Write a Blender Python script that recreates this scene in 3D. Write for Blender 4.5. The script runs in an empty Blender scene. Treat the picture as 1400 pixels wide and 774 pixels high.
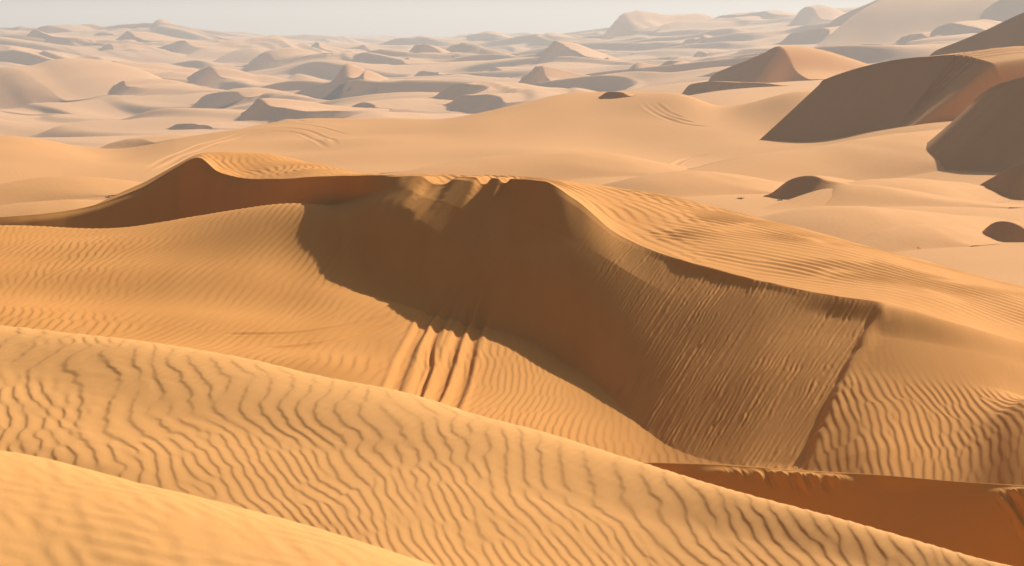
import bpy, math, time
import numpy as np

T0 = time.time()
rng = np.random.default_rng(7)
ZC = 32.0                      # height of the viewpoint above the far plain
F, VH, CU, CV = 3300.0, 28.0, 700.0, 387.0
PITCH = math.atan((CV - VH) / F)
CP, SP = math.cos(PITCH), math.sin(PITCH)
SUN_AZ, SUN_EL = math.radians(36.0), math.radians(29.0)   # azimuth measured from the view axis towards the right

scene = bpy.context.scene
COL = scene.collection


# ------------------------------------------------------------------ small tools
def slope_of(v):
    """tangent of the elevation of a sight line through picture height v"""
    yy = -(np.asarray(v, float) - CV) / F
    return (-SP + yy * CP) / (CP + yy * SP)


def q_of(u, v):
    yy = -(np.asarray(v, float) - CV) / F
    return ((np.asarray(u, float) - CU) / F) / (CP + yy * SP)


def pchip_slopes(x, y):
    h = np.diff(x)
    d = np.diff(y) / h
    m = np.zeros_like(y)
    for i in range(1, len(x) - 1):
        if d[i - 1] * d[i] > 0:
            w1, w2 = 2 * h[i] + h[i - 1], h[i] + 2 * h[i - 1]
            m[i] = (w1 + w2) / (w1 / d[i - 1] + w2 / d[i])
    m[0], m[-1] = d[0], d[-1]
    return m


def pchip(x, y, xi):
    x, y = np.asarray(x, float), np.asarray(y, float)
    m = pchip_slopes(x, y)
    k = np.clip(np.searchsorted(x, xi) - 1, 0, len(x) - 2)
    h = x[k + 1] - x[k]
    t = (xi - x[k]) / h
    lo, hi = xi < x[0], xi > x[-1]
    r = ((2 * t**3 - 3 * t**2 + 1) * y[k] + (t**3 - 2 * t**2 + t) * h * m[k]
         + (-2 * t**3 + 3 * t**2) * y[k + 1] + (t**3 - t**2) * h * m[k + 1])
    r = np.where(lo, y[0] + (xi - x[0]) * m[0] * .5, r)
    return np.where(hi, y[-1] + (xi - x[-1]) * m[-1] * .5, r)


def sstep(a, b, x):
    t = np.clip((x - a) / (b - a), 0, 1)
    return t * t * (3 - 2 * t)


def blur1(a, s):
    n = int(3 * s) + 1
    k = np.exp(-0.5 * (np.arange(-n, n + 1) / s) ** 2)
    k /= k.sum()
    return np.convolve(np.pad(a, n, mode='edge'), k, mode='valid')


class Noise:
    """tileable band-limited noise made by filtering white noise"""
    def __init__(self, seed, n=512, lo=4, hi=64, beta=1.6):
        r = np.random.default_rng(seed)
        fx = np.fft.fftfreq(n) * n
        k = np.hypot(*np.meshgrid(fx, fx))
        amp = np.where((k >= lo) & (k <= hi), np.maximum(k, 1e-6) ** (-beta), 0)
        f = np.fft.ifft2(np.fft.fft2(r.standard_normal((n, n))) * amp).real
        self.t, self.n = f / f.std(), n

    def __call__(self, x, y, tile):
        return bilin(self.t, x / tile * self.n, y / tile * self.n)


def bilin(t, a, b):
    n0, n1 = t.shape
    i, j = np.floor(a), np.floor(b)
    fa, fb = a - i, b - j
    i, j = i.astype(np.int64) % n0, j.astype(np.int64) % n1
    i2, j2 = (i + 1) % n0, (j + 1) % n1
    return (t[i, j] * (1 - fa) * (1 - fb) + t[i2, j] * fa * (1 - fb)
            + t[i, j2] * (1 - fa) * fb + t[i2, j2] * fa * fb)


class Ripples:
    """complex field of wind ripples: narrow band noise round one wave number, so crests fork and end as real ones do"""
    PX = 14.0

    def __init__(self, seed, n=1536, bw=.16, bc=.22):
        r = np.random.default_rng(seed)
        k0 = n / self.PX
        fx = np.fft.fftfreq(n) * n
        a, b = np.meshgrid(fx, fx, indexing='ij')
        g = np.exp(-0.5 * ((a - k0) / (bw * k0)) ** 2 - 0.5 * (b / (bc * k0)) ** 2)
        w = np.fft.fft2(r.standard_normal((n, n)) + 1j * r.standard_normal((n, n)))
        f = np.fft.ifft2(w * g)
        self.t = f / np.abs(f).mean()

    def __call__(self, s, t, lam):
        return bilin(self.t, s / lam * self.PX, t / lam * self.PX)


def ripple_profile(c, steep=.30):
    """gentle windward side, steep lee side; 0..1"""
    p = np.angle(np.conj(c)) / (2 * np.pi) + .5
    a = 1 - steep
    h = np.where(p < a, .5 - .5 * np.cos(np.pi * p / a), .5 + .5 * np.cos(np.pi * (p - a) / steep))
    return (h - .5) * np.clip(np.abs(c) * 1.6, 0, 1)


def grid_mesh(name, X, Y, Z, mat, parent=None, collection=True):
    nr, nc = X.shape
    co = np.stack([X, Y, Z], -1).reshape(-1, 3).astype(np.float32)
    idx = np.arange(nr * nc).reshape(nr, nc)
    f = np.stack([idx[:-1, :-1], idx[:-1, 1:], idx[1:, 1:], idx[1:, :-1]], -1).reshape(-1, 4)
    # face upwards whatever the direction of the rows
    a = co[f[len(f) // 2]]
    if np.cross(a[1] - a[0], a[2] - a[0])[2] < 0:
        f = f[:, ::-1]
    me = bpy.data.meshes.new(name)
    me.vertices.add(len(co))
    me.vertices.foreach_set('co', co.ravel())
    me.loops.add(f.size)
    me.loops.foreach_set('vertex_index', np.ascontiguousarray(f).ravel().astype(np.int32))
    me.polygons.add(len(f))
    me.polygons.foreach_set('loop_start', np.arange(0, f.size, 4, dtype=np.int32))
    me.polygons.foreach_set('use_smooth', np.ones(len(f), bool))
    me.update(calc_edges=True)
    if mat:
        me.materials.append(mat)
    o = bpy.data.objects.new(name, me)
    COL.objects.link(o)
    o.parent = parent
    return o


def skirt(X, Y, Z, first=True, last=True):
    """tuck the edge rows of a sheet under its neighbours"""
    q0, q1 = X[:1] / Y[:1], X[-1:] / Y[-1:]
    if first:
        X, Y, Z = np.concatenate([q0 * (Y[:1] - .7), X]), np.concatenate([Y[:1] - .7, Y]), np.concatenate([Z[:1] - .8, Z])
    if last:
        X, Y, Z = np.concatenate([X, q1 * (Y[-1:] + .7)]), np.concatenate([Y, Y[-1:] + .7]), np.concatenate([Z, Z[-1:] - .8])
    return X, Y, Z


def tag(o, label, cat, group=None, kind=None):
    o['label'] = label
    o['category'] = cat
    if group:
        o['group'] = group
    if kind:
        o['kind'] = kind
    return o


# ------------------------------------------------------------------ materials
def sand_material(name, a, b, fine=18.0, bump=.3, big=.25, streak=0):
    m = bpy.data.materials.new(name)
    m.use_nodes = True
    nt = m.node_tree
    bs = nt.nodes['Principled BSDF']
    bs.inputs['Roughness'].default_value = .92
    bs.inputs['Specular IOR Level'].default_value = .12
    geo = nt.nodes.new('ShaderNodeNewGeometry')
    n1 = nt.nodes.new('ShaderNodeTexNoise')
    n1.inputs['Scale'].default_value = big
    n1.inputs['Detail'].default_value = 5
    n2 = nt.nodes.new('ShaderNodeTexNoise')
    n2.inputs['Scale'].default_value = fine
    n2.inputs['Detail'].default_value = 4
    n2.inputs['Roughness'].default_value = .75
    for n in (n1, n2):
        nt.links.new(geo.outputs['Position'], n.inputs['Vector'])
    mx = nt.nodes.new('ShaderNodeMix')
    mx.data_type = 'RGBA'
    mx.inputs[6].default_value = (*a, 1)
    mx.inputs[7].default_value = (*b, 1)
    ad = nt.nodes.new('ShaderNodeMath')
    ad.operation = 'MULTIPLY_ADD'
    ad.inputs[1].default_value = .6
    nt.links.new(n1.outputs['Fac'], ad.inputs[0])
    m2 = nt.nodes.new('ShaderNodeMath')
    m2.operation = 'MULTIPLY'
    m2.inputs[1].default_value = .4
    nt.links.new(n2.outputs['Fac'], m2.inputs[0])
    nt.links.new(m2.outputs[0], ad.inputs[2])
    fac = ad.outputs[0]
    if streak:                                    # long pale runs of freshly slid sand
        mp = nt.nodes.new('ShaderNodeMapping')
        mp.inputs['Rotation'].default_value = (0, 0, math.radians(18))
        mp.inputs['Scale'].default_value = (2.6, .22, .22)
        n3 = nt.nodes.new('ShaderNodeTexNoise')
        n3.inputs['Scale'].default_value = 1.0
        n3.inputs['Detail'].default_value = 6
        n3.inputs['Roughness'].default_value = .62
        nt.links.new(geo.outputs['Position'], mp.inputs['Vector'])
        nt.links.new(mp.outputs[0], n3.inputs['Vector'])
        a3 = nt.nodes.new('ShaderNodeMath')
        a3.operation = 'MULTIPLY_ADD'
        a3.inputs[1].default_value = streak
        nt.links.new(n3.outputs['Fac'], a3.inputs[0])
        sb_ = nt.nodes.new('ShaderNodeMath')
        sb_.operation = 'SUBTRACT'
        sb_.inputs[1].default_value = streak * .5
        nt.links.new(fac, sb_.inputs[0])
        nt.links.new(sb_.outputs[0], a3.inputs[2])
        fac = a3.outputs[0]
    nt.links.new(fac, mx.inputs[0])
    nt.links.new(mx.outputs[2], bs.inputs['Base Color'])
    if bump:
        bp = nt.nodes.new('ShaderNodeBump')
        bp.inputs['Strength'].default_value = bump
        bp.inputs['Distance'].default_value = .3 / fine
        nt.links.new(n2.outputs['Fac'], bp.inputs['Height'])
        nt.links.new(bp.outputs['Normal'], bs.inputs['Normal'])
    return m


SAND_FRONT = sand_material('sand_front', (.68, .33, .094), (.78, .405, .132), 60, .25, 1.2)
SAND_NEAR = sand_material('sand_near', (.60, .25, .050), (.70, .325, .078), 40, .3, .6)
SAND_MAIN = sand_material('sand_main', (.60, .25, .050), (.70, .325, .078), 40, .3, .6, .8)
SAND_MID = sand_material('sand_mid', (.60, .29, .095), (.69, .365, .138), 4, .25, .06)
SAND_FAR = sand_material('sand_far', (.64, .355, .165), (.71, .415, .21), .8, .15, .01)  # paler than the nearer sand: some distance haze is put into the colour


# ------------------------------------------------------------------ column profiles
def knot(pts, qs, s=6):
    """pts: (u, v, y) seen in the picture, or (u, None, y, z). Returns depth and height for every column."""
    q, y, z = [], [], []
    for p in pts:
        if p[1] is not None:
            q.append(float(q_of(p[0], p[1])))
            z.append(float(slope_of(p[1])) * p[2])
        else:
            q.append((p[0] - CU) / F)
            z.append(p[3])
        y.append(p[2])
    o = np.argsort(q)
    q, y, z = np.array(q)[o], np.array(y)[o], np.array(z)[o]
    yi, zi = pchip(q, y, qs), pchip(q, z, qs)
    yi = np.where(qs < q[0], y[0], np.where(qs > q[-1], y[-1], yi))
    zi = np.where(qs < q[0], z[0], np.where(qs > q[-1], z[-1], zi))
    return yi, zi


def loft(knots, slopes, rows, qs):
    """knots: list of (y, z) per column; slopes: per knot None (smooth), 'sight', or a per-column crease weight."""
    n = len(knots)
    Yk = np.array([k[0] for k in knots])
    Zk = np.array([k[1] for k in knots])
    for i in range(1, n):
        Yk[i] = np.maximum(Yk[i], Yk[i - 1] + .05)
    h = np.diff(Yk, axis=0)
    d = np.diff(Zk, axis=0) / h
    mi, mo = np.zeros_like(Zk), np.zeros_like(Zk)       # slope arriving at / leaving each knot
    for i in range(n):
        if i == 0 or i == n - 1:
            mi[i] = mo[i] = d[min(i, n - 2)]
            continue
        a, b = d[i - 1], d[i]
        same = a * b > 0
        hm = np.where(same, 2 * a * b / np.where(same, a + b, 1), 0)
        hm = np.where(same, np.where(np.abs(hm) > 0, hm, 0), 0)
        s = slopes[i]
        if s is None:
            mi[i] = mo[i] = hm
        elif isinstance(s, str):
            mi[i] = mo[i] = Zk[i] / Yk[i]
        else:
            mi[i] = s * a + (1 - s) * hm
            mo[i] = s * b + (1 - s) * hm
    Y, Z, K = [], [], []
    for i in range(n - 1):
        last = i == n - 2
        t = np.linspace(0, 1, rows[i] + 1)[: None if last else -1][:, None]
        y = Yk[i] + t * h[i]
        z = ((2 * t**3 - 3 * t**2 + 1) * Zk[i] + (t**3 - 2 * t**2 + t) * h[i] * mo[i]
             + (-2 * t**3 + 3 * t**2) * Zk[i + 1] + (t**3 - t**2) * h[i] * mi[i + 1])
        Y.append(y); Z.append(z); K.append(i + t + 0 * y)
    return np.concatenate(Y), np.concatenate(Z), np.concatenate(K)


def columns(inner, margin, n_in, n_out, far=1.0):
    a = np.linspace(-inner, inner, n_in)
    g = np.linspace(0, 1, n_out + 1)[1:] ** 1.7 * (far - inner) + inner
    return np.concatenate([-g[::-1], a, g])


def polyline_field(X, Y, pts):
    """distance to a polyline, signed side (+ on its left) and position along it (0..1)"""
    pts = np.asarray(pts, float)
    best = np.full(X.shape, 1e9)
    side = np.zeros(X.shape)
    al = np.zeros(X.shape)
    seg = np.hypot(*np.diff(pts, axis=0).T)
    cum = np.concatenate([[0], np.cumsum(seg)]) / seg.sum()
    for i in range(len(pts) - 1):
        a, b = pts[i], pts[i + 1]
        e = b - a
        t = np.clip(((X - a[0]) * e[0] + (Y - a[1]) * e[1]) / (e @ e), 0, 1)
        dx, dy = X - a[0] - t * e[0], Y - a[1] - t * e[1]
        d = np.hypot(dx, dy)
        m = d < best
        best = np.where(m, d, best)
        side = np.where(m, np.sign(e[0] * dy - e[1] * dx), side)
        al = np.where(m, cum[i] + t * (cum[i + 1] - cum[i]), al)
    return best, side, al


def on_surface(qs, Y, Z, u, v, first=False):
    """the point of a lofted sheet that shows at picture position (u, v)"""
    s = float(slope_of(v))
    j = int(np.argmin(np.abs(qs - float(q_of(u, v)))))
    r = Z[:, j] / Y[:, j]
    ok = np.where((r[:-1] < s) & (r[1:] >= s))[0]
    i = (ok[0] if first else ok[-1]) if len(ok) else int(np.argmin(np.abs(r - s)))
    return qs[j] * Y[i, j], Y[i, j], Z[i, j]


def smooth_line(p, n=40):
    p = np.asarray(p, float)
    t = np.concatenate([[0], np.cumsum(np.hypot(*np.diff(p[:, :2], axis=0).T))])
    ti = np.linspace(0, t[-1], n)
    return np.stack([pchip(t, p[:, k], ti) for k in range(2)], 1)


def groove(X, Y, pts, width, depth, berm=.4):
    """a rut pressed along a line, with the sand pushed up beside it"""
    pts = smooth_line(pts)
    lo, hi = pts.min(0) - 4 * width, pts.max(0) + 4 * width
    out = np.zeros(X.shape)
    m = (X > lo[0]) & (X < hi[0]) & (Y > lo[1]) & (Y < hi[1])
    if not m.any():
        return out
    d, s, al = polyline_field(X[m], Y[m], pts)
    r = d / width
    fade = sstep(0, .3, al) * sstep(1, .9, al)
    out[m] = fade * depth * (-np.exp(-(r / .55) ** 4) + berm * np.exp(-((r - .95) / .28) ** 2))
    return out


RIP_A = Ripples(11, bw=.12, bc=.14)
RIP_B = Ripples(12, bw=.10, bc=.17)
RIP_C = Ripples(13, bw=.085, bc=.085)
RILL = Ripples(14, bw=.26, bc=.05)
RIP_D = Ripples(15, bw=.13, bc=.21)
N1 = Noise(21, 512, 3, 24, 1.8)
N4 = Noise(24, 256, 2, 14, 1.5)
N2 = Noise(22, 512, 4, 160, 1.1)
N3 = Noise(23, 256, 2, 7, 1.2)


def rot(X, Y, deg):
    a = math.radians(deg)
    return X * math.cos(a) + Y * math.sin(a), -X * math.sin(a) + Y * math.cos(a)


# ------------------------------------------------------------------ nearest dunes
qs = columns(.235, .3, 1150, 90, .75)
U = CU + F * qs
NQ = len(qs)

K0 = knot([(-900, None, 3.0, -1.8), (0, None, 3.0, -2.3), (700, None, 3.0, -2.1), (1400, None, 3.0, -2.3), (2300, None, 3, -2.6)], qs)
K1 = knot([(-900, 420, 9), (-400, 520, 9), (0, 614, 9), (200, 667, 8.5), (400, 722, 8.0), (580, 774, 7.5), (900, 868, 6.6), (1500, 1010, 5.6), (2300, 1120, 5.2)], qs)
K2 = knot([(-900, None, 12.8, -2.3), (-400, None, 12.8, -2.45), (0, None, 12.3, -2.62), (300, None, 11.2, -2.66), (580, None, 10.2, -2.70),
           (900, None, 9.8, -2.78), (1400, None, 9.6, -2.75), (2300, None, 9.4, -2.8)], qs)
K2b = knot([(-900, 540, 14.1), (-400, 560, 14.1), (0, 592, 13.6), (150, 638, 12.9), (300, 684, 12.3), (580, 775, 11.2), (900, 805, 11.1), (1400, 860, 10.3), (2300, 980, 10)], qs)
K2c = knot([(-900, 470, 15.2), (-400, 490, 15.2), (0, 525, 14.7), (300, 582, 13.7), (580, 652, 12.6), (900, 716, 11.95), (1400, 818, 10.7), (2300, 930, 10.4)], qs)
K3 = knot([(-900, 436, 16.6), (-300, 438, 16.5), (0, 446, 16.3), (170, 463, 15.9), (300, 484, 15.5), (400, 505, 15.1), (500, 526, 14.75), (620, 556, 14.2),
           (750, 594, 13.6), (870, 630, 13.05), (1000, 668, 12.4), (1130, 704, 11.85), (1260, 741, 11.4), (1390, 777, 11.0), (1700, 850, 10.8), (2300, 930, 10.8)], qs)
K4 = knot([(-900, None, 21.5, -4.3), (0, None, 21, -4.3), (600, None, 19.5, -4.8), (870, None, 18.9, -5.1), (1000, None, 19.0, -5.3), (1400, None, 18.2, -5.5), (2300, None, 17, -5.4)], qs)
K5 = knot([(-900, None, 25, -4.4), (0, None, 24.5, -4.35), (450, None, 23, -4.55), (700, None, 22, -4.45), (820, None, 21.4, -4.1), (885, 631, 21.2), (1000, 634, 21), (1100, 640, 20.8),
           (1250, 650, 20.4), (1400, 667, 20), (1700, 700, 19.5), (2300, 760, 19)], qs)
K6 = knot([(-900, None, 30, -4.15), (0, None, 29, -4.1), (300, None, 29, -4.25), (600, None, 27.2, -4.55), (800, None, 25.4, -4.95), (900, None, 24.3, -5.05), (1000, None, 23.6, -5.05),
           (1100, None, 23, -4.95), (1250, None, 22.7, -4.85), (1400, None, 22.6, -4.85), (2300, None, 22, -5)], qs)
K7 = knot([(-900, 415, 33.5), (0, 412, 33.5), (200, 418, 33.3), (330, 406, 34.0), (430, 393, 34.8), (500, 405, 34.7), (560, 422, 34.2), (620, 442, 33.5), (700, 463, 32.4), (780, 498, 30.9), (850, 552, 28.7), (905, 604, 26.95),
           (1000, 632, 25.55), (1100, 636, 24.65), (1200, 612, 24.4), (1300, 602, 24.8), (1400, 606, 25.0), (1700, 640, 25), (2300, 720, 25)], qs)
K8 = knot([(-900, 316, 43), (-300, 316, 42.5), (0, 313, 42), (150, 309, 41.6), (280, 299, 40.4), (340, 285, 40.4), (400, 268, 39.5), (450, 266, 38.2), (510, 284, 37.0), (580, 320, 35.9), (600, 300, 35.4), (700, 330, 34.6),
           (780, 360, 33.4), (850, 412, 31.5), (905, 452, 30.0), (1000, 480, 28.2), (1100, 498, 27.0), (1200, 500, 26.0), (1300, 520, 26.0), (1400, 535, 26.3), (1700, 600, 26.3), (2300, 690, 26.3)], qs)
K9 = knot([(-900, 330, 47), (-300, 318, 46.6), (0, 297, 46.5), (100, 287, 46.7), (190, 258, 46.9), (240, 229, 46.9), (272, 215, 46.4), (300, 236, 45.4), (330, 243.5, 44.6), (380, 244.5, 42.7), (430, 242, 40.3), (480, 240, 38.6), (530, 240, 37.95), (570, 240, 37.75),
           (660, 243, 36.9), (740, 247, 35.8), (790, 275, 35.0), (850, 324, 33.6), (900, 345, 32.6), (1000, 374, 30.9), (1100, 397, 29.5), (1190, 411, 28.6), (1250, 424, 28.2), (1300, 438, 28), (1400, 466, 28), (1700, 545, 28), (2300, 640, 28)], qs)
K8b = knot([(-900, None, 45, -4.6), (0, None, 45.0, -4.45), (150, None, 45, -4.45), (240, None, 44.5, -4.4), (280, None, 43.7, -4.2), (340, None, 41.8, -3.95), (400, None, 40.5, -3.3), (460, None, 38.6, -2.75), (520, None, 37.5, -2.55)], qs)
wk = sstep(480, 640, U) * sstep(1330, 1230, U)
K8 = (K8[0] * (1 - wk) + wk * (.5 * K7[0] + .5 * K9[0]), K8[1] * (1 - wk) + wk * (.5 * K7[1] + .5 * K9[1]))
wb = sstep(455, 520, U)          # right of the junction the hollow knot is simply a point of the slip face
lin = .5
K8b = (K8b[0] * (1 - wb) + wb * (K8[0] + lin * (K9[0] - K8[0])), K8b[1] * (1 - wb) + wb * (K8[1] + lin * (K9[1] - K8[1])))
K10 = knot([(-900, None, 58, -5.5), (0, None, 55, -5.0), (190, None, 53.5, -3.6), (235, None, 52, -3.2), (275, 212.5, 51.0), (300, 207, 52.2), (350, 208, 52.2), (420, 222, 49.5), (490, 237, 45.5), (570, 241, 42.5), (660, 244, 41),
            (740, 246, 40.5), (800, 250, 40), (880, 262, 39.5), (960, 280, 38.7), (1100, 315, 36.8), (1250, 352, 35.2), (1400, 390, 33.6), (1700, 460, 32), (2300, 560, 31)], qs)
K11 = (K10[0] + 14, K10[1] - 5.0)

hump = .6 * np.exp(-((U - 1440) / 75.0) ** 2)
K6, K7 = [(k[0], k[1] + hump * a) for k, a in ((K6, .9), (K7, .85))]
sm = lambda k, s: (blur1(k[0], s), blur1(k[1], s))
K0, K1, K2, K2b, K2c, K3, K4, K6, K7, K8, K8b, K10, K11 = [sm(k, 14) for k in (K0, K1, K2, K2b, K2c, K3, K4, K6, K7, K8, K8b, K10, K11)]
K8, K8b = sm(K8, 62), sm(K8b, 50)
wl = np.exp(-((U - 530) / 66.0) ** 2)
K8, K8b = (K8[0], K8[1] + .17 * wl), (K8b[0], K8b[1] + .17 * wl)
K5 = sm(K5, 10)
K9 = sm(K9, 2.5)

# wind-blown unevenness of crests
c9 = .006 * N1(qs * 36, 0 * qs, 6.0)
K9 = (K9[0] + c9 * 4, K9[1] + c9 * .3)

crease9 = sstep(1215, 1195, U)
crease7 = .75 * sstep(430, 560, U)
crease5 = sstep(830, 920, U)
slope8b = 1.0 * wb

# sheet of the front and second dune
Y, Z, K = loft([K0, K1, K2], [None, 'sight', None], [170, 60], qs)
X = qs * Y
h = 1.0 * np.ones_like(X)
r0 = ripple_profile(RIP_D(*rot(X, Y, 62), .11), .34)
r0b = ripple_profile(RIP_A(*rot(X, Y, 12), .11), .4)
r0c = ripple_profile(RIP_A(*rot(X, Y, 24), .075), .36)
mk = sstep(-.5, .7, N1(X, Y, 3.3))
Zf = Z + .0034 * r0 * mk + .0026 * r0c * (1 - mk) * sstep(-1.2, .6, N1(X + 3, Y, 2.1)) + .0015 * r0b + .02 * N3(X, Y, 14.)
front = grid_mesh('sand_dune', X, Y, Zf + ZC, SAND_FRONT)
tag(front, 'smooth pale sand slope closest to the viewer, filling the lower left corner', 'dune', kind='structure')

Y, Z, K = loft([K2, K2b, K2c, K3, K4], [None, None, None, 'sight', None], [50, 140, 140, 60], qs)
Y3 = np.linspace(0, 1, 60)
X = qs * Y
t = np.clip((3 - K) / 2, 0, 1)                       # 0 on the crest, 1 at the foot
lean = (185 * t ** 1.5 * sstep(-60, 420, U) - 20 * t)
s1 = (U[None, :] - lean) * 14.2 / F + .06 * N3(X, Y, 7.)
along = Y * 1.0
c1 = RIP_D(s1 + .012 * N1(X, Y, 2.4), along * .6 + 3, .136)
s2 = (U[None, :] - .75 * lean) * 14.2 / F
c2 = RIP_D(s2 + 5.2 + .008 * N1(X, Y, 3.), along * .6 + 1, .080)
w2 = sstep(.42, .78, t + .18 * N3(X, Y, 5.)) * sstep(1100, 600, U)[None, :]
w2 = np.maximum(w2, sstep(.35, .6, t) * sstep(140, 20, U)[None, :])
c = c1 * (1 - w2) + c2 * w2
amp = (.0043 * (1 - w2) + .0036 * w2) * (.6 + .4 * sstep(.02, .3, t + .06 * N1(X, Y, 5.)))
amp = amp * sstep(3.35, 3.0, K) * (1 + .7 * sstep(330, 40, U)[None, :])
c3 = RIP_A(*rot(X, Y, -35), .07)
Zf = Z + amp * ripple_profile(c, .24) + .0022 * ripple_profile(c3, .4) * sstep(.6, .1, t) + .005 * N3(X, Y, 6.)
X, Y, Zf = skirt(X, Y, Zf)
second = grid_mesh('sand_dune', X, Y, Zf + ZC, SAND_FRONT)
tag(second, 'long rounded dune with coarse wind ripples running diagonally across the lower part', 'dune', kind='structure')

# dark dune in the hollow at the right
Y, Z, K = loft([K4, K5, K6], [None, crease5, None], [130, 50], qs)
X = qs * Y
tt = np.clip(2 - (K + 1), 0, 1)
st = sstep(1.0, .93, K) * sstep(0, .3, K)
ril = N2(X * 1.0 + .35 * Y, Y * .12, 2.6)
dim = N3(X, Y * .5, 5.)
Zf = Z + .012 * st * ril * sstep(.8, 1.6, dim) * sstep(900, 1000, U) + .04 * dim * st + .02 * N3(X, Y, 9)
X, Y, Zf = skirt(X, Y, Zf)
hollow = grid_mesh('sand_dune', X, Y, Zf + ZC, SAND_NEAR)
tag(hollow, 'dark brown shaded dune with a thin bright rim at the lower right', 'dune', kind='structure')

# ------------------------------------------------------------------ the main dune
crease6 = None
Y, Z, K = loft([K6, K7, K8, K8b, K9, K10, K11],
               [None, crease7, .6 * sstep(540, 620, U), slope8b, crease9, 'sight', None],
               [130, 150, 95, 95, 150, 40], qs)
X = qs * Y
base_M = (Y.copy(), Z.copy())
P = lambda u, v, first=False: on_surface(qs, base_M[0], base_M[1], u, v, first)[:2]
V = CV - F * ((Z / Y * CP + SP) / (CP - Z / Y * SP))
UU = np.broadcast_to(U, X.shape)

# slip face region: between toe and crest, right of the junction and left of the edge line
edge = [P(u, v, True) for u, v in ((1204, 418), (1196, 436), (1180, 466), (1160, 503), (1140, 543), (1120, 590), (1103, 634))]
e0, e1 = np.array(edge[0]), np.array(edge[-1])
edge_l = [e0 + np.array([9., 16.]), e0 + np.array([.6, 1.1])] + [np.array(p) for p in edge] + [e1 + (e1 - np.array(edge[-2])) * 3]
dE, sE, _ = polyline_field(X, Y, edge_l)
dE = dE * sE + .012 * N1(X, Y, 3.)                                            # positive on the left of a line running towards the viewer = viewer's right
onface = sstep(1.0, 1.06, K) * sstep(4.02, 3.97, K)
left_of_edge = sstep(.06, -.10, dE)
slip = onface * sstep(470, 560, UU + 25 * N1(X, Y, 6.)) * left_of_edge
step = -.06 * sstep(.03, -.12, dE) * sstep(-1.6, -.3, dE) * sstep(4.0, 3.45, K) * sstep(.9, 1.1, K) * sstep(1000, 1090, UU)
ridge = .02 * np.exp(-((dE - .06) / .10) ** 2) * sstep(4.0, 3.6, K) * sstep(.9, 1.1, K) * sstep(1000, 1090, UU)

# ripple fields of the windward sheets
g = N3(X, Y, 22.) * .22 + N1(X, Y, 8.) * .012
sa, ta = rot(X, Y, -11)
sb, tb = rot(X, Y, 2)
sc, tc = rot(X, Y, 42)
sd, td = rot(X, Y, 14)
se, te = rot(X, Y, -3)
sn, tn = rot(X, Y, -5)
bowl_l = sstep(240, 60, UU) * sstep(2.6, 2.3, K)
bowl_r = sstep(60, 240, UU) * sstep(640, 520, UU) * sstep(2.4, 2.2, K)
floor_ = sstep(520, 640, UU) * sstep(2.0, 1.8, K)
top = sstep(3.95, 4.0, K)
cap = top * sstep(640, 540, UU)
top_l = top * sstep(1050, 820, UU) - cap
top_r = top * sstep(820, 1050, UU)
nose = sstep(-.05, .1, dE) * sstep(1000, 1100, UU) * sstep(4.05, 3.9, K)
cc = (bowl_l * RIP_B(sb + g * .5, tb * .8, .128) + bowl_r * RIP_C(sa + g * .4, ta, .135) + floor_ * RIP_C(se + g * .4, te, .096)
      + top_l * RIP_B(sd + g * .6, td * .7, .205) + cap * RIP_C(sd + g * .4, td, .14) + top_r * RIP_C(sc + g * .6, tc, .20) + nose * RIP_A(sn + g * .5, tn * .8, .082))
rip = ripple_profile(cc, .30)
amp = (bowl_l * .0100 + bowl_r * .0095 + floor_ * .0075 + top_l * .024 + top_r * .0205 + cap * .012 * sstep(255, 285, UU) + nose * .0023) * (.7 + .35 * np.clip(N3(X, Y, 10), -1.2, 1.2))
amp = amp * np.where(K > 3.95, .3 + .7 * sstep(4.0, 4.3, K), 1)
amp = np.clip(amp, 0, .026) * (1 - slip) * sstep(5.6, 5.0, K) * np.clip(1 - .75 * sstep(400, 560, UU) * sstep(1.6, 2.4, K) * sstep(4, 3.9, K), 0, 1)
amp *= 1 - .5 * sstep(.6, 1.1, K) * sstep(1.5, 1.1, K) * sstep(560, 300, UU)

# rills of sliding sand, running down the slip face (down-left)
ra, rb = rot(X, Y, -25)                       # rb runs down the face
warp = .008 * N1(X, Y, 2.4)
rl = RILL(ra + warp, rb, .072)
rl2 = RILL(ra + warp + 7, rb + 3, .125)
rill = (rl.real * .95 + rl2.real * .6 + .45 * N1(ra, rb * .07, 2.6) * sstep(3.8, 2.4, K))
right_part = sstep(760, 930, UU)
low = sstep(4.0, 3.3, K)
rill_amp = slip * (.0004 + .0040 * right_part * sstep(4.0, 3.9, K)) * (.8 + .3 * np.clip(N3(X, Y, 6.), -1, 1))
left_rill = sstep(440, 480, UU) * sstep(640, 580, UU) * sstep(1.7, 2.2, K) * sstep(3.9, 3.5, K)
la, lb = rot(X, Y, -30)
lr = N1(la, lb * .09, 3.2)
D = amp * rip + step + ridge + rill_amp * rill + .012 * left_rill * lr + .03 * N3(X, Y, 15.) * sstep(4.0, 3.8, K) + .02 * N3(X, Y, 12) * top * sstep(4, 4.3, K)

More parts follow.
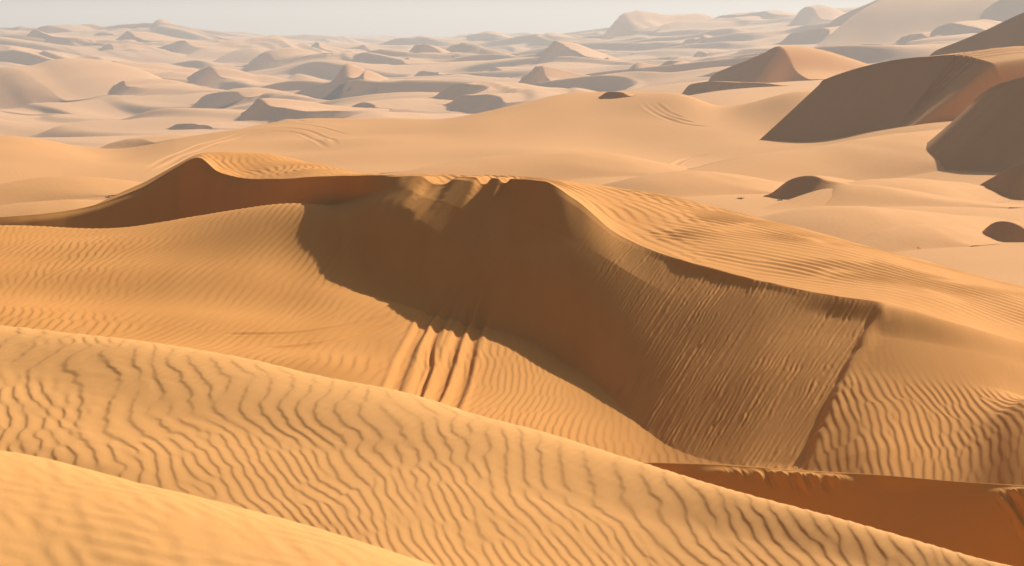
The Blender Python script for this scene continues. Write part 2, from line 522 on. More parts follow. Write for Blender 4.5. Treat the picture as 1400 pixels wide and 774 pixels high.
# vehicle ruts crossing the shadow edge, and fainter old ones
T = lambda pts, w, d, b=.45: groove(X, Y, [P(u, v, True) for u, v in pts], w, d, b)
D += T([(645, 320), (630, 365), (612, 398), (590, 430), (571, 462), (556, 490), (543, 520), (524, 552), (505, 590)], .135, .036, .35)
D += T([(655, 330), (648, 372), (628, 405), (607, 436), (596, 455), (587, 482), (579, 512), (564, 548), (553, 588)], .12, .032, .35)
D += T([(662, 300), (658, 350), (650, 398), (640, 430), (630, 456), (621, 484), (606, 518), (590, 552), (574, 592)], .13, .040, .35)
D += T([(690, 300), (680, 355), (668, 402), (657, 436), (648, 462), (640, 492), (631, 520), (618, 554), (607, 592)], .14, .044, .40)
D += T([(625, 400), (604, 440), (590, 478), (588, 505), (577, 530), (570, 560)], .055, .014, .4)
D += T([(655, 300), (650, 340), (640, 385), (620, 440)], .10, .012)
D += T([(660, 300), (665, 340), (662, 390), (650, 440)], .10, .012)
D += T([(560, 436), (500, 449), (440, 462), (360, 472)], .10, .022)
D += T([(545, 428), (480, 440), (400, 450), (300, 455)], .10, .018)

# notches where wheels broke the crest
for u, w, dep, ln in ((602, .24, .12, 1.6), (662, .11, .10, .9), (690, .08, .07, .6)):
    jc = int(np.argmin(np.abs(U - u)))
    px, py = qs[jc] * K9[0][jc], K9[0][jc]
    ey = Y - py
    a = (X - px) - .25 * ey + .008 * N1(X, Y, 2.)
    along_ = np.where(ey < 0, sstep(-ln, 0, ey), sstep(1.3, 0, ey))
    D -= dep * along_ * np.exp(-(np.abs(a) / w) ** 3)
Zm = Z + D
Xm, Ym, Zm = skirt(X, Y, Zm, last=False)
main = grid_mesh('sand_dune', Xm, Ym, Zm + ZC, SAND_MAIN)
tag(main, 'big sharp crested dune with a brown shaded slip face cut by wheel ruts', 'dune', kind='structure')

# ------------------------------------------------------------------ middle distance
qm = columns(.26, .3, 900, 60, 1.0)
Um = CU + F * qm
M0 = knot([(-900, None, 48, -9.0), (2300, None, 40, -9.2)], qm)
M1 = knot([(-900, None, 85, -9.2), (0, None, 85, -9.1), (700, None, 85, -9.0), (1400, None, 74, -8.6), (2300, None, 74, -8.6)], qm)
M2 = knot([(-900, 285, 112), (0, 282, 112), (300, 268, 116), (500, 252, 122), (700, 240, 130), (900, 262, 112), (1100, 300, 98), (1250, 325, 92), (1400, 345, 88), (2300, 380, 85)], qm)
M3 = knot([(-900, 235, 140), (0, 236, 140), (150, 236, 142), (300, 222, 150), (500, 220, 150), (700, 212, 158), (850, 212, 158), (1000, 222, 150), (1200, 258, 128), (1400, 276, 120), (2300, 320, 110)], qm)
M3b = knot([(-900, 205, 160), (0, 204, 160), (90, 212, 160), (150, 220, 160), (300, 194, 170), (450, 185, 175), (600, 190, 172), (700, 180, 178), (800, 160, 186), (900, 165, 182), (980, 176, 176), (1100, 194, 165), (1200, 186, 160), (1300, 178, 158), (1400, 180, 155), (2300, 220, 140)], qm)
M4 = knot([(-900, 200, 178), (-200, 192, 178), (0, 190, 178), (60, 197, 178), (110, 207, 180), (160, 208, 190), (250, 185, 194), (340, 168, 198), (430, 158, 200), (520, 160, 200), (600, 161, 200), (650, 152, 201), (700, 139, 203), (790, 119, 207),
           (870, 119, 205), (930, 123, 202), (985, 150, 196), (1040, 140, 195), (1095, 127, 193), (1180, 134, 190), (1250, 136, 188), (1320, 130, 186), (1400, 126, 184), (2300, 130, 180)], qm)
M5 = knot([(-900, None, 270, -16.5), (100, None, 270, -16.5), (600, None, 270, -15.0), (850, None, 265, -11.5), (1000, None, 260, -9.6), (1200, None, 260, -9.0), (1400, None, 260, -8), (2300, None, 260, -6)], qm)
far_pts = {
    400: [(-900, -24), (0, -23), (600, -21), (850, -14), (1000, -10.2), (1200, -9), (1400, -7), (2300, -2)],
    600: [(-900, -27), (0, -26), (600, -25), (850, -20), (1000, -15.5), (1200, -12), (1400, -8), (2300, 0)],
    900: [(-900, -27), (0, -26.5), (600, -26.5), (850, -22), (1000, -17), (1200, -11), (1400, -5), (2300, 4)],
    1300: [(-900, -21), (0, -22), (300, -25), (600, -25), (850, -17), (1000, -10), (1200, -2), (1400, 6), (2300, 16)],
    2000: [(-900, -8), (0, -9), (130, -12), (250, -17), (300, -18), (450, -22), (600, -23.5), (750, -17), (850, -7), (1000, -2), (1200, 6), (1400, 12), (2300, 24)],
    2700: [(-900, -16), (0, -13), (300, -21), (600, -27), (850, -12), (1000, -6), (1200, 4), (1400, 8), (2300, 20)],
    3600: [(-900, -30), (0, -30), (600, -32), (850, -30), (1000, -24), (1200, -10), (1400, -5), (2300, 0)],
    6500: [(-900, -40), (600, -40), (1000, -40), (1400, -30), (2300, -30)],
    14000: [(-900, -42), (700, -42), (2300, -40)],
}
FK = [knot([(u, None, yy, z) for u, z in pts], qm) for yy, pts in far_pts.items()]
sm = lambda k, s: (blur1(k[0], s), blur1(k[1], s))
MK = [M0] + [sm(k, 9) for k in (M1, M2, M3, M3b, M4, M5)] + [sm(k, 20) for k in FK]


def terrain(rows):
    Y, Z, K = loft(MK, [None] * 5 + ['sight'] + [None] * (len(MK) - 6), rows, qm)
    X = qm * Y
    # rolling of the sand sheet
    w = sstep(60, 110, Y)
    Z = Z + w * sstep(330, 200, Y) * (.10 * N3(X, Y * .8, 70.) + .22 * N3(X + 40, Y, 190.))
    f = sstep(330, 620, Y)
    Z = Z + f * (2.0 * N3(X, Y * .9, 560.) + 2.2 * N3(X + 90, Y, 1500.) * sstep(500, 1200, Y) * sstep(12000, 3000, Y))
    # linked transverse dunes of the sand sea: gentle windward backs, steep lee sides
    fx, fy = X + 14 * N3(X, Y, 500.), Y + 14 * N3(X + 77, Y, 500.)
    big = ripple_profile(DUNES(*rot(fx, fy, 57), 78.), .13) + .5
    mid = ripple_profile(DUNES(*rot(fx + 500, fy, 47), 36.), .17) + .5
    m1 = np.clip(.62 + .5 * N3(X + 300, Y, 700.), 0, 1.3)
    m2 = np.clip(.35 + .5 * N3(X + 900, Y, 500.), 0, 1.2)
    f2 = sstep(430, 640, Y) * sstep(5500, 3200, Y)
    for cx, cy, cr in CLEAR:
        m_ = (np.abs(X - cx) < 3 * cr) & (np.abs(Y - cy) < 9 * cr)
        f2[m_] *= 1 - .45 * np.exp(-((X[m_] - cx) / (1.2 * cr)) ** 2 - ((Y[m_] - cy) / (3.5 * cr)) ** 2)
    Z = Z + f2 * (4.8 * m1 * big + 2.8 * m2 * mid - 2.4)
    return X, Y, Z, K


FAR_DUNES = [
    ([(28, 51), (40, 45), (53, 39), (66, 46), (88, 51), (112, 54)], 56, 'dark double peaked dune near the left end of the horizon'),
    ([(40, 45), (67, 35), (95, 44), (130, 50)], 46, 'pale dune that tops the horizon at the far left'),
    ([(122, 50), (140, 44), (156, 49)], 51, 'small dark dune just right of the left horizon peak'),
    ([(148, 59), (163, 51), (176, 44), (188, 50), (203, 55)], 61, 'dark pointed dune below the left part of the horizon'),
    ([(130, 70), (149, 61), (158, 70)], 72, 'small dark cone of sand below the left horizon dunes'),
    ([(212, 67), (236, 59), (256, 54), (262, 62)], 72, 'dark stepped lee slope left of the hazy gap'),
    ([(288, 63), (298, 57), (308, 63)], 64, 'very small grey dune at the left edge of the hazy gap'),
    ([(326, 64), (340, 58), (352, 63)], 64, 'second very small grey dune at the left edge of the hazy gap'),
    ([(404, 72), (420, 66), (434, 57), (442, 65)], 71, 'small grey dune in the middle of the hazy gap'),
    ([(466, 69), (486, 64), (497, 60), (504, 69)], 70, 'dark wedge of a dune just below the hazy gap'),
    ([(300, 84), (335, 66), (372, 78)], 86, 'pale rounded dune with a bright flank above the narrow blade of shade'),
    ([(322, 96), (345, 84), (366, 73), (376, 84)], 96, 'pale dune with a narrow dark blade of shade down its left side'),
    ([(392, 127), (440, 113), (472, 109), (499, 95), (508, 106), (512, 122)], 130, 'dune with a long dark triangular shadow reaching left'),
    ([(96, 107), (128, 95), (157, 86), (163, 94), (173, 91), (180, 104)], 110, 'dune with two small points above a dark face, left of centre on the plain'),
    ([(234, 115), (262, 106), (280, 92), (288, 91), (294, 104)], 118, 'dune with a dark curved blade ending in a hooked tip'),
    ([(126, 129), (150, 119), (170, 109), (178, 120)], 129, 'dune with a thin dark stripe of shade near the left edge'),
    ([(260, 147), (284, 130), (324, 126), (340, 138)], 148, 'flat topped dark lee slope left of the largest dark shadow'),
    ([(330, 134), (352, 126), (364, 146), (400, 149), (448, 152)], 163, 'dune with the largest dark shadow on the left plain'),
    ([(226, 176), (245, 170), (262, 169), (290, 175)], 178, 'low dark ledge just behind the left end of the orange ridge'),
    ([(140, 200), (180, 190), (215, 192)], 202, 'pale low swell behind the left end of the orange ridge'),
    ([(586, 135), (612, 120), (630, 116), (650, 117)], 137, 'curved dark lee slope above the middle of the orange ridge'),
    ([(598, 147), (640, 132), (685, 131), (700, 138)], 154, 'dark lee slope just behind the middle of the orange ridge'),
    ([(468, 153), (497, 141), (524, 148)], 154, 'low dark dune just behind the orange ridge, left of the curved lee slopes'),
    ([(562, 101), (580, 97), (612, 102)], 104, 'small flat dark dune in the middle of the plain'),
    ([(530, 89), (545, 82), (556, 88)], 90, 'small dark pair of humps, left one'),
    ([(546, 84), (558, 79), (566, 85)], 85, 'small dark pair of humps, the upper right one'),
    ([(554, 75), (568, 62), (586, 61), (602, 73)], 76, 'dark steep faced dune right of the hazy gap'),
    ([(588, 80), (602, 76), (614, 79)], 81, 'little dark mark of a dune below the steep faced one'),
    ([(616, 55), (646, 48), (664, 47), (700, 52)], 57, 'thin dark crest on the horizon right of the hazy gap'),
    ([(664, 99), (678, 92), (694, 101)], 102, 'small dark hump left of the pointed dark dune'),
    ([(822, 50), (832, 36), (844, 27), (853, 40), (880, 46)], 51, 'horizon dune with a dark blade and bright right flank'),
    ([(722, 81), (745, 68), (762, 58), (786, 70), (812, 82)], 84, 'isolated pyramid shaped dark dune on the pale plain'),
    ([(704, 119), (720, 102), (738, 91), (746, 105), (760, 118)], 123, 'dark pointed dune like a fin in front of the pyramid shaped one'),
    ([(818, 83), (830, 79), (838, 84)], 84, 'tiny dark spot of a dune left of the low dark crests'),
    ([(858, 76), (865, 73), (875, 76)], 77, 'tiniest dark dune in the middle of the right plain'),
    ([(910, 62), (930, 59), (948, 62)], 63, 'thin flat dark crest on the right plain'),
    ([(888, 83), (905, 79), (922, 78)], 84, 'upper one of two short dark crests on the right plain'),
    ([(902, 88), (915, 84), (926, 83)], 89, 'lower one of two short dark crests on the right plain'),
    ([(944, 77), (958, 70), (969, 73)], 79, 'small dark lump left of the sharp peaked orange dune'),
    ([(996, 84), (1025, 76), (1048, 72)], 85, 'dark slanting crest above the sharp peaked orange dune'),
    ([(1058, 61), (1085, 46), (1122, 40), (1140, 46)], 61, 'dune with a dark left face and wheel marks, below the right horizon hills'),
    ([(966, 28), (1000, 20), (1040, 17), (1070, 20)], 30, 'dark thin ended hill where the right horizon begins to rise'),
    ([(1078, 32), (1096, 14), (1112, 10), (1126, 26)], 33, 'dark faced hill on the right horizon'),
    ([(1116, 30), (1150, 21), (1180, 11), (1204, -2), (1240, 0)], 38, 'high hill on the right horizon with a dark diagonal shadow'),
    ([(1266, 28), (1290, 31), (1342, 40), (1380, 52)], 47, 'flat dark lee slope high up at the right'),
    ([(1222, 57), (1240, 49), (1258, 46), (1268, 54)], 58, 'thin dark slanting mark above the broad shaded hollow'),
    ([(1318, 24), (1345, 8), (1400, -4), (1470, -6)], 30, 'large grey shaded hill in the upper right corner'),
    ([(-30, 112), (0, 93), (24, 97), (50, 112), (90, 134)], 140, 'rounded pale dune with softly shaded right side at the left edge'),
    ([(1130, 22), (1230, -6), (1330, -2), (1420, 0)], 40, 'highest pale hill rising out of the picture at the upper right'),
]

def ground_z(x, y):
    """height of the lofted ground under any point (sampled on its own grid)"""
    q = np.clip(x / y, qm[0], qm[-1])
    fj = np.interp(q, qm, np.arange(len(qm)))
    j = np.clip(fj.astype(int), 0, len(qm) - 2)
    a = fj - j
    out = np.zeros_like(q)
    for jj in np.unique(j):
        m = j == jj
        z0 = np.interp(y[m], GY[:, jj], GZ[:, jj])
        z1 = np.interp(y[m], GY[:, jj + 1], GZ[:, jj + 1])
        out[m] = z0 * (1 - a[m]) + z1 * a[m]
    return out


def ground_at(u, v, ymin=70, ymax=6000):
    s, q = float(slope_of(v)), float(q_of(u, v))
    y = np.geomspace(ymin, ymax, 1500)
    z = ground_z(q * y, y)
    i = np.where((z / y < s))[0]
    below = z / y < s
    k = np.where(below[:-1] & ~below[1:])[0]
    return y[k[0]] if len(k) else None


DUNES = Ripples(31, n=512, bw=.22, bc=.42)
CLEAR = []
ROUGH = [14, 20, 20, 20, 20, 20, 30, 40, 60, 60, 60, 40, 30, 20, 10]
GX, GY, GZ, GK = terrain(ROUGH)                       # first pass: only to find how far off each traced dune stands
for pts, foot, words in FAR_DUNES:
    u0 = sum(p[0] for p in pts) / len(pts)
    yf = ground_at(u0, foot)
    if yf and yf > 380:
        CLEAR.append((float(q_of(u0, foot)) * yf, yf, (pts[-1][0] - pts[0][0]) / F * yf * .5 + 8))
GX, GY, GZ, GK = terrain([14, 40, 70, 60, 90, 40, 60, 110, 190, 210, 230, 150, 90, 60, 20])



# old vehicle tracks on the sand sheet
PG = lambda u, v: on_surface(qm, GY, GZ, u, v, True)[:2]
DG = np.zeros_like(GZ)
for pts, wd, dp in (
        ([(196, 236), (230, 215), (270, 199), (320, 184), (370, 175), (410, 176), (440, 186), (462, 200)], .38, .05),
        ([(206, 238), (245, 216), (285, 201), (335, 186), (375, 179), (405, 181), (432, 192), (450, 204)], .38, .05),
        ([(300, 178), (360, 168), (420, 168), (470, 178), (500, 188)], .40, .045),
        ([(330, 176), (380, 170), (430, 172), (480, 184)], .38, .04),
        ([(876, 140), (890, 151), (910, 161), (940, 170), (975, 174)], .38, .05),
        ([(884, 138), (900, 151), (922, 161), (950, 168)], .38, .05),
        ([(893, 138), (912, 152), (935, 161)], .38, .04),
        ([(900, 238), (920, 225), (945, 215), (985, 208)], .35, .06)):
    DG += groove(GX, GY, [PG(u, v) for u, v in pts], wd, dp)
sheet = grid_mesh('desert_ground', GX, GY, GZ + DG + ZC, None)
tag(sheet, 'rolling orange sand sheet behind the main dune, reaching to the hazy horizon', 'sand', kind='structure')


def ground_material():
    """orange sand near by, turning paler and pinker with distance: haze mixed into the colour"""
    m = sand_material('sand_ground', (.60, .29, .095), (.69, .365, .138), 4, .25, .06)
    nt = m.node_tree
    bs = nt.nodes['Principled BSDF']
    src = bs.inputs['Base Color'].links[0].from_socket
    geo = nt.nodes.new('ShaderNodeNewGeometry')
    sp = nt.nodes.new('ShaderNodeSeparateXYZ')
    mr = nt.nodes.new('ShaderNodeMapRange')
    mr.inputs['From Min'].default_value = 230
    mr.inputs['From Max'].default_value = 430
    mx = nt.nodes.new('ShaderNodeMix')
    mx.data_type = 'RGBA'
    mx.inputs[7].default_value = (.68, .385, .185, 1)  # far tone, with the paling of hazy air put into the sand colour
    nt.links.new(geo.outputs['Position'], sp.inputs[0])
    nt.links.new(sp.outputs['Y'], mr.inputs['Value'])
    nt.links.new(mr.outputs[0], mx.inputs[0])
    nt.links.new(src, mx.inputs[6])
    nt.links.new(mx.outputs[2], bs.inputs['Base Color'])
    wv = nt.nodes.new('ShaderNodeTexWave')
    wv.wave_profile = 'SAW'
    wv.inputs['Scale'].default_value = .85
    wv.inputs['Distortion'].default_value = 5
    wv.inputs['Detail'].default_value = 2
    wv.inputs['Detail Scale'].default_value = .22
    rt = nt.nodes.new('ShaderNodeMapping')
    rt.inputs['Rotation'].default_value = (0, 0, math.radians(-16))
    nt.links.new(geo.outputs['Position'], rt.inputs['Vector'])
    nt.links.new(rt.outputs[0], wv.inputs['Vector'])
    pn = nt.nodes.new('ShaderNodeTexNoise')
    pn.inputs['Scale'].default_value = .035
    nt.links.new(geo.outputs['Position'], pn.inputs['Vector'])
    fd = nt.nodes.new('ShaderNodeMapRange')
    fd.inputs['From Min'].default_value = .42
    fd.inputs['From Max'].default_value = .62
    nt.links.new(pn.outputs['Fac'], fd.inputs['Value'])
    fy = nt.nodes.new('ShaderNodeMapRange')
    fy.inputs['From Min'].default_value = 190
    fy.inputs['From Max'].default_value = 90
    nt.links.new(sp.outputs['Y'], fy.inputs['Value'])
    am = nt.nodes.new('ShaderNodeMath'); am.operation = 'MULTIPLY'
    nt.links.new(fd.outputs[0], am.inputs[0]); nt.links.new(fy.outputs[0], am.inputs[1])
    hm = nt.nodes.new('ShaderNodeMath'); hm.operation = 'MULTIPLY'
    nt.links.new(wv.outputs['Fac'], hm.inputs[0]); nt.links.new(am.outputs[0], hm.inputs[1])
    b2 = nt.nodes.new('ShaderNodeBump')
    b2.inputs['Strength'].default_value = .8
    b2.inputs['Distance'].default_value = .035
    old = bs.inputs['Normal'].links[0].from_socket
    nt.links.new(old, b2.inputs['Normal'])
    nt.links.new(hm.outputs[0], b2.inputs['Height'])
    nt.links.new(b2.outputs['Normal'], bs.inputs['Normal'])
    return m


sheet.data.materials.append(ground_material())

# ------------------------------------------------------------------ dunes standing on the sheet
WIND = np.array([-.55, -.83]) / math.hypot(.55, .83)


def dune_mesh(x, y, z, label, cat='dune', mat=None, group=None, stoss=7.0, wind=WIND, n=56, lee=.62, rough=.05, sharp=2.2, wobble=.5, seed=0, taper=.10, nl=16, ns=34, ruts=None, jag=.0):
    """crest line in world space, lofted leewards at the angle of repose and windwards as a long gentle back"""
    t = np.concatenate([[0], np.cumsum(np.hypot(np.diff(x), np.diff(y)))])
    ti = np.linspace(0, t[-1], n)
    xc, yc, zc = [pchip(t, a, ti) for a in (x, y, z)]
    L = t[-1]
    wv = wobble * .02 * L * N1(ti * 1.0, np.full(n, seed * 3.7), L * 1.3) * np.sin(np.pi * ti / L)
    xc, yc = xc + wv * wind[0] * 1.5, yc + wv * wind[1] * 1.5
    gc = ground_z(xc, yc)
    H = np.maximum(zc - gc, 0)
    H *= sstep(0, taper, ti / L) ** .6 * sstep(1, 1 - taper, ti / L) ** .6
    H *= 1 + jag * N1(ti, np.full(n, seed * 5.3), L * 1.1)
    H = blur1(H, 1.0) + .02
    lee = pchip(t, np.asarray(lee, float), ti) if np.ndim(lee) else np.full(n, float(lee))
    soft = sstep(.45, .2, lee)
    Hm = H.max()
    rx, ry, rz = [], [], []
    for k in np.concatenate([[1.6, 1.3], np.linspace(1, 0, nl + 1)[:-1]]):                       # lee side, foot first
        d = k * (H / lee * 1.15 + .02 * Hm)
        d = d * (1 + .5 * soft)
        px, py = xc + wind[0] * d, np.maximum(yc + wind[1] * d, 46)
        rx.append(px); ry.append(py)
        rz.append((gc + H - lee * d) * (1 - soft) + soft * (ground_z(px, py) + (H + .02 * Hm) * (1 - min(k, 1) ** 2) ** 2 - .02 * Hm * min(1, 2 * k) - max(k - 1, 0) * .2 * Hm))
    for k in np.linspace(0, 1, ns + 1) ** 1.25:
        d = k * (stoss * (.45 * Hm + .55 * H))
        px, py = xc - wind[0] * d, np.maximum(yc - wind[1] * d, 46)
        rx.append(px); ry.append(py)
        rz.append(ground_z(px, py) + (H + .02 * Hm) * (1 - k ** sharp) ** 2 - .02 * Hm * min(1, k * 3))
    Xd, Yd, Zd = map(np.array, (rx, ry, rz))
    hh = np.concatenate([[0, 0], np.linspace(0, 1, nl), (1 - np.linspace(0, 1, ns + 1) ** 1.25)])[:, None]
    Zd += rough * Hm * .3 * N3(Xd, Yd, Hm * 14) * hh
    if ruts:
        fr, rr = (ti / L)[None, :], np.arange(len(rx))[:, None] / len(rx)
        for c0, w_, dp in ruts:
            a_ = (fr - c0 - .035 * np.sin(rr * 5 + c0 * 20) + .10 * (rr - .35)) / w_
            Zd += dp * (-np.exp(-a_ ** 4) + .5 * np.exp(-((np.abs(a_) - 1.7) / .5) ** 2)) * np.clip(hh * 2.5, 0, 1) * np.clip((1 - rr) * 3, 0, 1)
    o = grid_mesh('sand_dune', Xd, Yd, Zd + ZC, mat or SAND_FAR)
    tag(o, label, cat, group, 'structure')
    return o


NDUNE = [0]


def dune(pts, foot, label, skew=-.35, **kw):
    """crest traced in the picture; its distance follows from the picture height of the foot of its shaded side"""
    u0 = sum(p[0] for p in pts) / len(pts)
    y0 = kw.pop('y0', None) or ground_at(u0, foot)
    if y0 is None:
        print('no ground at', u0, foot, label)
        return
    NDUNE[0] += 1
    y = np.array([y0 * 1.01 + skew * (p[0] - u0) / F * y0 for p in pts])
    q = np.array([float(q_of(p[0], p[1])) for p in pts])
    z = np.array([float(slope_of(p[1])) for p in pts]) * y
    x = q * y
    tail = kw.pop('tail', 0)
    if tail:                                   # beyond the shaded face the crest dies out in a smooth sunlit shoulder
        Hx = z - ground_z(x, y)
        hl = max(Hx[-1], .35 * Hx.max())
        ln = tail * Hx.max()
        f = np.array([.25, .6, 1.0])
        x2, y2 = x[-1] + ln * f, y[-1] + ln * f * .25
        z2 = ground_z(x2, y2) + hl * np.array([.8, .35, 0.])
        kw['lee'] = np.concatenate([np.full(len(x) - 1, .62), [.5, .2, .14, .12]])
        x, y, z = np.concatenate([x, x2]), np.concatenate([y, y2]), np.concatenate([z, z2])
    return dune_mesh(x, y, z, label, seed=NDUNE[0], **kw)


M_, F_ = SAND_MID, SAND_FAR
# right hand dunes, 150 - 350 m away
dune([(1098, 124), (1120, 115), (1150, 104), (1210, 88), (1268, 79), (1306, 75), (1345, 82), (1385, 100)], 166, 'broad orange dune with a wide shaded hollow under its long crest, at the right', mat=M_, stoss=9, wobble=.2, n=300, nl=40, ns=90,
     lee=[.4, .55, .62, .62, .62, .60, .50, .3], taper=.10, wind=np.array([-.72, -.69]), skew=-.4,
     ruts=[(.76, .004, .11), (.775, .004, .09), (.80, .005, .12), (.82, .004, .10), (.84, .004, .08)])
dune([(1292, 196), (1312, 162), (1338, 134), (1366, 118), (1400, 110), (1470, 104), (1560, 120)], 212, 'shaded dune flank cut off by the right edge of the picture', mat=M_, wobble=.2, n=120, nl=30, wind=np.array([-.78, -.62]), skew=-.7, stoss=9, lee=[.3, .5, .62, .62, .62, .62, .5])
dune([(1325, 262), (1355, 247), (1400, 224), (1450, 214), (1500, 230)], 268, 'low dark lee slope at the right edge, below the wide shaded hollow', mat=M_)
dune([(962, 108), (1000, 92), (1040, 76), (1066, 64), (1078, 76), (1086, 96), (1110, 112)], 113, 'sharp peaked orange dune with a shaded triangular face, left of the broad shaded hollow', mat=M_, stoss=9)
dune([(930, 118), (975, 112), (1040, 114), (1075, 118)], 122, 'low dune lip at the foot of the sharp peaked orange dune', mat=M_)
dune([(1244, 82), (1300, 62), (1350, 42), (1400, 21), (1460, 4), (1540, 2), (1600, 40)], 80, 'long straight dark dune slope rising out of the upper right edge', mat=M_, y0=300, wobble=.1, n=70)
dune([(1044, 271), (1060, 258), (1078, 247), (1098, 242), (1116, 242), (1124, 247)], 272, 'small crescent shaped dark hollow in the orange sand right of centre', mat=M_, stoss=14, tail=9)
dune([(1333, 322), (1345, 306), (1375, 304), (1396, 311), (1420, 330)], 331, 'small dark hump at the right edge just above the main dune', mat=M_, stoss=14, tail=8)
dune([(818, 128), (836, 126), (850, 127), (859, 131), (862, 138)], 136, 'tiny hooked scoop on the brow of the smooth orange ridge', mat=M_, stoss=5, taper=.3)
# soft swells between the main dune and the orange ridge
for k, (pts, foot) in enumerate([
        ([(520, 236), (620, 221), (720, 210), (800, 206), (900, 212)], 240), ([(770, 250), (870, 240), (960, 234), (1060, 240)], 262),
        ([(930, 214), (1080, 203), (1230, 200), (1330, 208)], 240), ([(960, 300), (1080, 284), (1230, 283), (1330, 300)], 318),
        ([(1160, 322), (1260, 308), (1330, 318)], 334), ([(-60, 262), (40, 246), (150, 262)], 275), ([(-60, 292), (60, 276), (180, 290)], 300),
        ([(1120, 262), (1240, 245), (1330, 255)], 275)]):
    words = ['wide low swell of sand just beyond the highest part of the main crest', 'low swell of sand behind the middle of the main dune', 'long low swell of sand under the broad dune at the right',
             'gentle sand swell right behind the rippled back of the main dune', 'shallow sand swell near the row of tiny shrubs', 'low sand swell near the left edge below the round orange mound',
             'lowest sand swell at the left edge above the dark peak', 'sand swell to the right of the small crescent hollow'][k]
    dune(pts, foot, words, mat=M_, lee=.12, stoss=13, taper=.5, skew=-.2, wobble=.8)

for pts, foot, words in FAR_DUNES:
    soft = 'rounded' in words or 'pale low' in words or 'highest pale' in words
    if soft:
        dune(pts, foot, words, lee=.3, taper=.3, stoss=14)
    else:
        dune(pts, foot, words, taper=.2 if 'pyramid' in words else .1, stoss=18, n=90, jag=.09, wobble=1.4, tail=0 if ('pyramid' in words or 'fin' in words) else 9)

# the many other dunes of the plain
r2 = np.random.default_rng(5)
count = 0
while count < 24:
    yy = 430 * (3400 / 430) ** r2.random()
    u = r2.uniform(-150, 1550)
    q = (u - CU) / F
    hw = r2.uniform(10, 30) * (yy / 900) ** .3
    Hh = hw * r2.uniform(.07, .17)
    n = 9
    a = np.linspace(-1, 1, n)
    bend = r2.uniform(-.15, .7)
    lx = a * hw
    ly = -r2.uniform(.2, 1.1) * lx + bend * hw * (1 - a * a) + np.convolve(r2.normal(0, .10 * hw, n + 2), [.25, .5, .25], 'valid')
    pk = r2.uniform(-.55, .6)
    hx = Hh * np.interp(a, [-1, pk - .18, pk, pk + .15, 1], [0, .62, 1, .66, 0]) * (1 + .10 * r2.normal(size=n))
    px, py = q * yy + lx, yy + ly
    if abs(q) > .27:
        continue
    pz = ground_z(px, py) + np.maximum(hx, .05)
    dune_mesh(px, py, pz, 'minor dune with a short shaded lee side among many alike on the far plain', group='minor dunes of the far plain', seed=100 + count, stoss=r2.uniform(11, 18), n=44, nl=10, ns=26, lee=np.interp(a, [-1, pk, min(pk + .3, .95), 1], [.5, .62, .35, .12]) if r2.random() < .6 else .28, taper=.2)
    count += 1

# ------------------------------------------------------------------ tiny shrubs in the hollows
def leaf_material():
    m = bpy.data.materials.new('dry_shrub')
    m.use_nodes = True
    nt = m.node_tree
    bs = nt.nodes['Principled BSDF']
    bs.inputs['Roughness'].default_value = .8
    no = nt.nodes.new('ShaderNodeTexNoise')
    no.inputs['Scale'].default_value = 9
    rp = nt.nodes.new('ShaderNodeValToRGB')
    rp.color_ramp.elements[0].color = (.07, .055, .03, 1)
    rp.color_ramp.elements[1].color = (.13, .11, .05, 1)
    nt.links.new(no.outputs['Fac'], rp.inputs[0])
    nt.links.new(rp.outputs[0], bs.inputs['Base Color'])
    return m


LEAF = leaf_material()


def shrub(u, v, size, label, group):
    y = ground_at(u, v)
    if y is None:
        return
    x = float(q_of(u, v)) * y
    z = float(ground_z(np.array([x]), np.array([y]))[0])
    vs, fs = [], []
    r = np.random.default_rng(int(u * 7 + v))
    for k in range(70):
        a, e = r.uniform(0, 2 * np.pi), r.uniform(.25, 1.35)
        ln = size * r.uniform(.5, 1.0)
        bx, by = r.normal(0, .25 * size, 2)
        d = np.array([math.cos(a) * math.cos(e), math.sin(a) * math.cos(e), math.sin(e) * .8])
        s_ = np.array([-math.sin(a), math.cos(a), 0]) * size * .045
        p0 = np.array([bx, by, -.03])
        p1, p2 = p0 + d * ln * .6, p0 + d * ln + np.array([0, 0, -.12 * ln])
        i = len(vs)
        vs += [tuple(p0 - s_ * .6), tuple(p0 + s_ * .6), tuple(p1 + s_), tuple(p1 - s_), tuple(p2)]
        fs += [(i, i + 1, i + 2, i + 3), (i + 3, i + 2, i + 4)]
    me = bpy.data.meshes.new('desert_shrub')
    me.from_pydata(vs, [], fs)
    me.materials.append(LEAF)
    o = bpy.data.objects.new('desert_shrub', me)
    o.location = (x, y, z + ZC)
    COL.objects.link(o)
    tag(o, label, 'shrub', group)


for u, v, sz, words in ((1155, 318, .22, 'tiny dry shrub at the left end of the row behind the main dune'), (1177, 319, .24, None), (1192, 318, .2, None), (1207, 316, .26, None),
                        (1233, 315, .26, None), (1256, 313, .32, 'largest dry shrub of the row behind the main dune'), (1316, 307, .3, 'dry shrub beside the small dark hump at the right edge'),
                        (1254, 340, .22, 'dry shrub nearest to the back of the main dune'), (1012, 272, .22, 'lone dry shrub left of the small crescent hollow'), (1066, 274, .22, 'dry shrub at the foot of the small crescent hollow'),
                        (80, 259, .22, 'leftmost of the dry shrubs in the hollow behind the dark peak'), (90, 262, .25, None), (100, 264, .2, None), (112, 266, .3, 'largest dry shrub in the hollow left of the dark peak'),
                        (148, 270, .22, 'dry shrub closest to the dark peak at the left')):
    g_ = 'dry shrubs in the hollow at the left' if u < 500 else 'dry shrubs behind the main dune'
    shrub(u, v, sz, words or ('one of the tiny dry shrubs in the left hollow' if u < 500 else 'one of the tiny shrubs in the middle of the row behind the main dune'), g_)

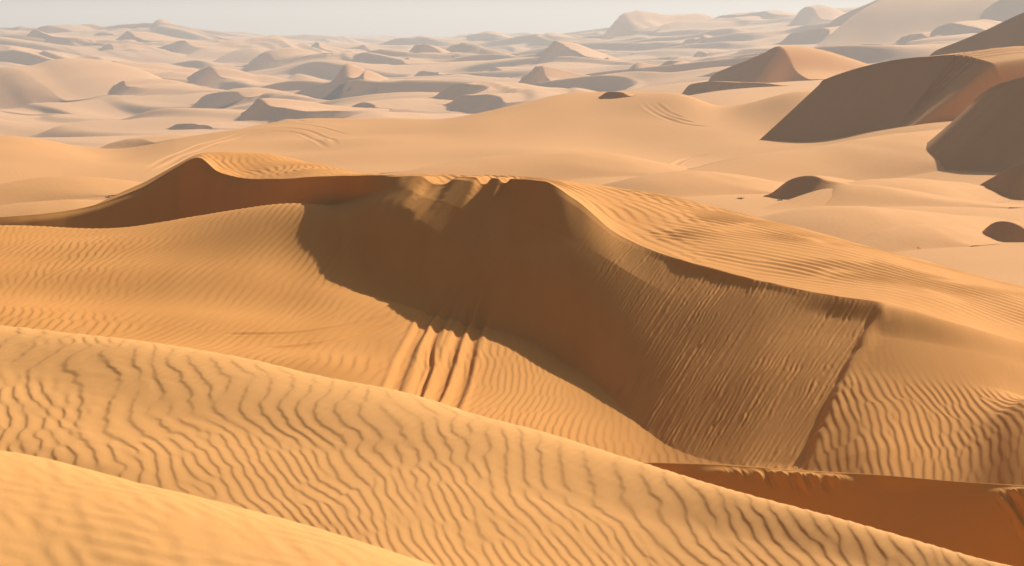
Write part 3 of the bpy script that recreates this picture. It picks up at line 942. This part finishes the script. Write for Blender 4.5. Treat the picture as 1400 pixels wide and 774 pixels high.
# ------------------------------------------------------------------ camera, light, air
cam = bpy.data.cameras.new('camera')
cam.sensor_width = 36
cam.lens = 36 * F / 1400
cam.clip_start, cam.clip_end = .1, 60000
cam.dof.use_dof = True
cam.dof.focus_distance = 38
cam.dof.aperture_fstop = 13
co = bpy.data.objects.new('camera', cam)
COL.objects.link(co)
co.location = (0, 0, ZC)
co.rotation_euler = (math.pi / 2 - PITCH, 0, 0)
scene.camera = co

sun = bpy.data.lights.new('sun', 'SUN')
sun.energy = 4.6
sun.angle = math.radians(.55)
sun.color = (1, .90, .76)
so = bpy.data.objects.new('sun', sun)
COL.objects.link(so)
so.location = (40, 60, 90)
so.rotation_euler = (math.pi / 2 - SUN_EL, 0, math.pi - SUN_AZ)

w = bpy.data.worlds.new('World')
scene.world = w
w.use_nodes = True
nt = w.node_tree
sky = nt.nodes.new('ShaderNodeTexSky')
sky.sky_type = 'NISHITA'
sky.sun_disc = False
sky.sun_elevation = SUN_EL
sky.sun_rotation = SUN_AZ
sky.air_density = .8
sky.dust_density = 4.0
sky.ozone_density = .6
nt.links.new(sky.outputs[0], nt.nodes['Background'].inputs[0])
nt.nodes['Background'].inputs[1].default_value = .06

HAZE = True
if HAZE:
    b0, b1 = np.array([-9000., -300., ZC - 50]), np.array([9000., 14500., ZC + 46])
    v = [(x, y, z) for z in (b0[2], b1[2]) for y in (b0[1], b1[1]) for x in (b0[0], b1[0])]
    me = bpy.data.meshes.new('haze')
    me.from_pydata(v, [], [(0, 2, 3, 1), (4, 5, 7, 6), (0, 1, 5, 4), (2, 6, 7, 3), (0, 4, 6, 2), (1, 3, 7, 5)])
    hz = bpy.data.objects.new('haze', me)
    COL.objects.link(hz)
    m = bpy.data.materials.new('haze')
    m.use_nodes = True
    n = m.node_tree
    n.nodes.remove(n.nodes['Principled BSDF'])
    pv = n.nodes.new('ShaderNodeVolumePrincipled')
    pv.inputs['Color'].default_value = (.79, .815, .85, 1)
    pv.inputs['Density'].default_value = .00047
    pv.inputs['Anisotropy'].default_value = .28
    n.links.new(pv.outputs[0], n.nodes['Material Output'].inputs['Volume'])
    me.materials.append(m)
    tag(hz, 'pale dusty haze hanging over the whole desert', 'haze', kind='stuff')

scene.view_settings.view_transform = 'Standard'
scene.view_settings.look = 'None'
scene.view_settings.gamma = 1
scene.view_settings.exposure = 0.42
scene.cycles.max_bounces = 6
scene.cycles.diffuse_bounces = 2
scene.cycles.volume_bounces = 0
print('script seconds', time.time() - T0, sum(len(o.data.vertices) for o in scene.objects if o.type == 'MESH'))
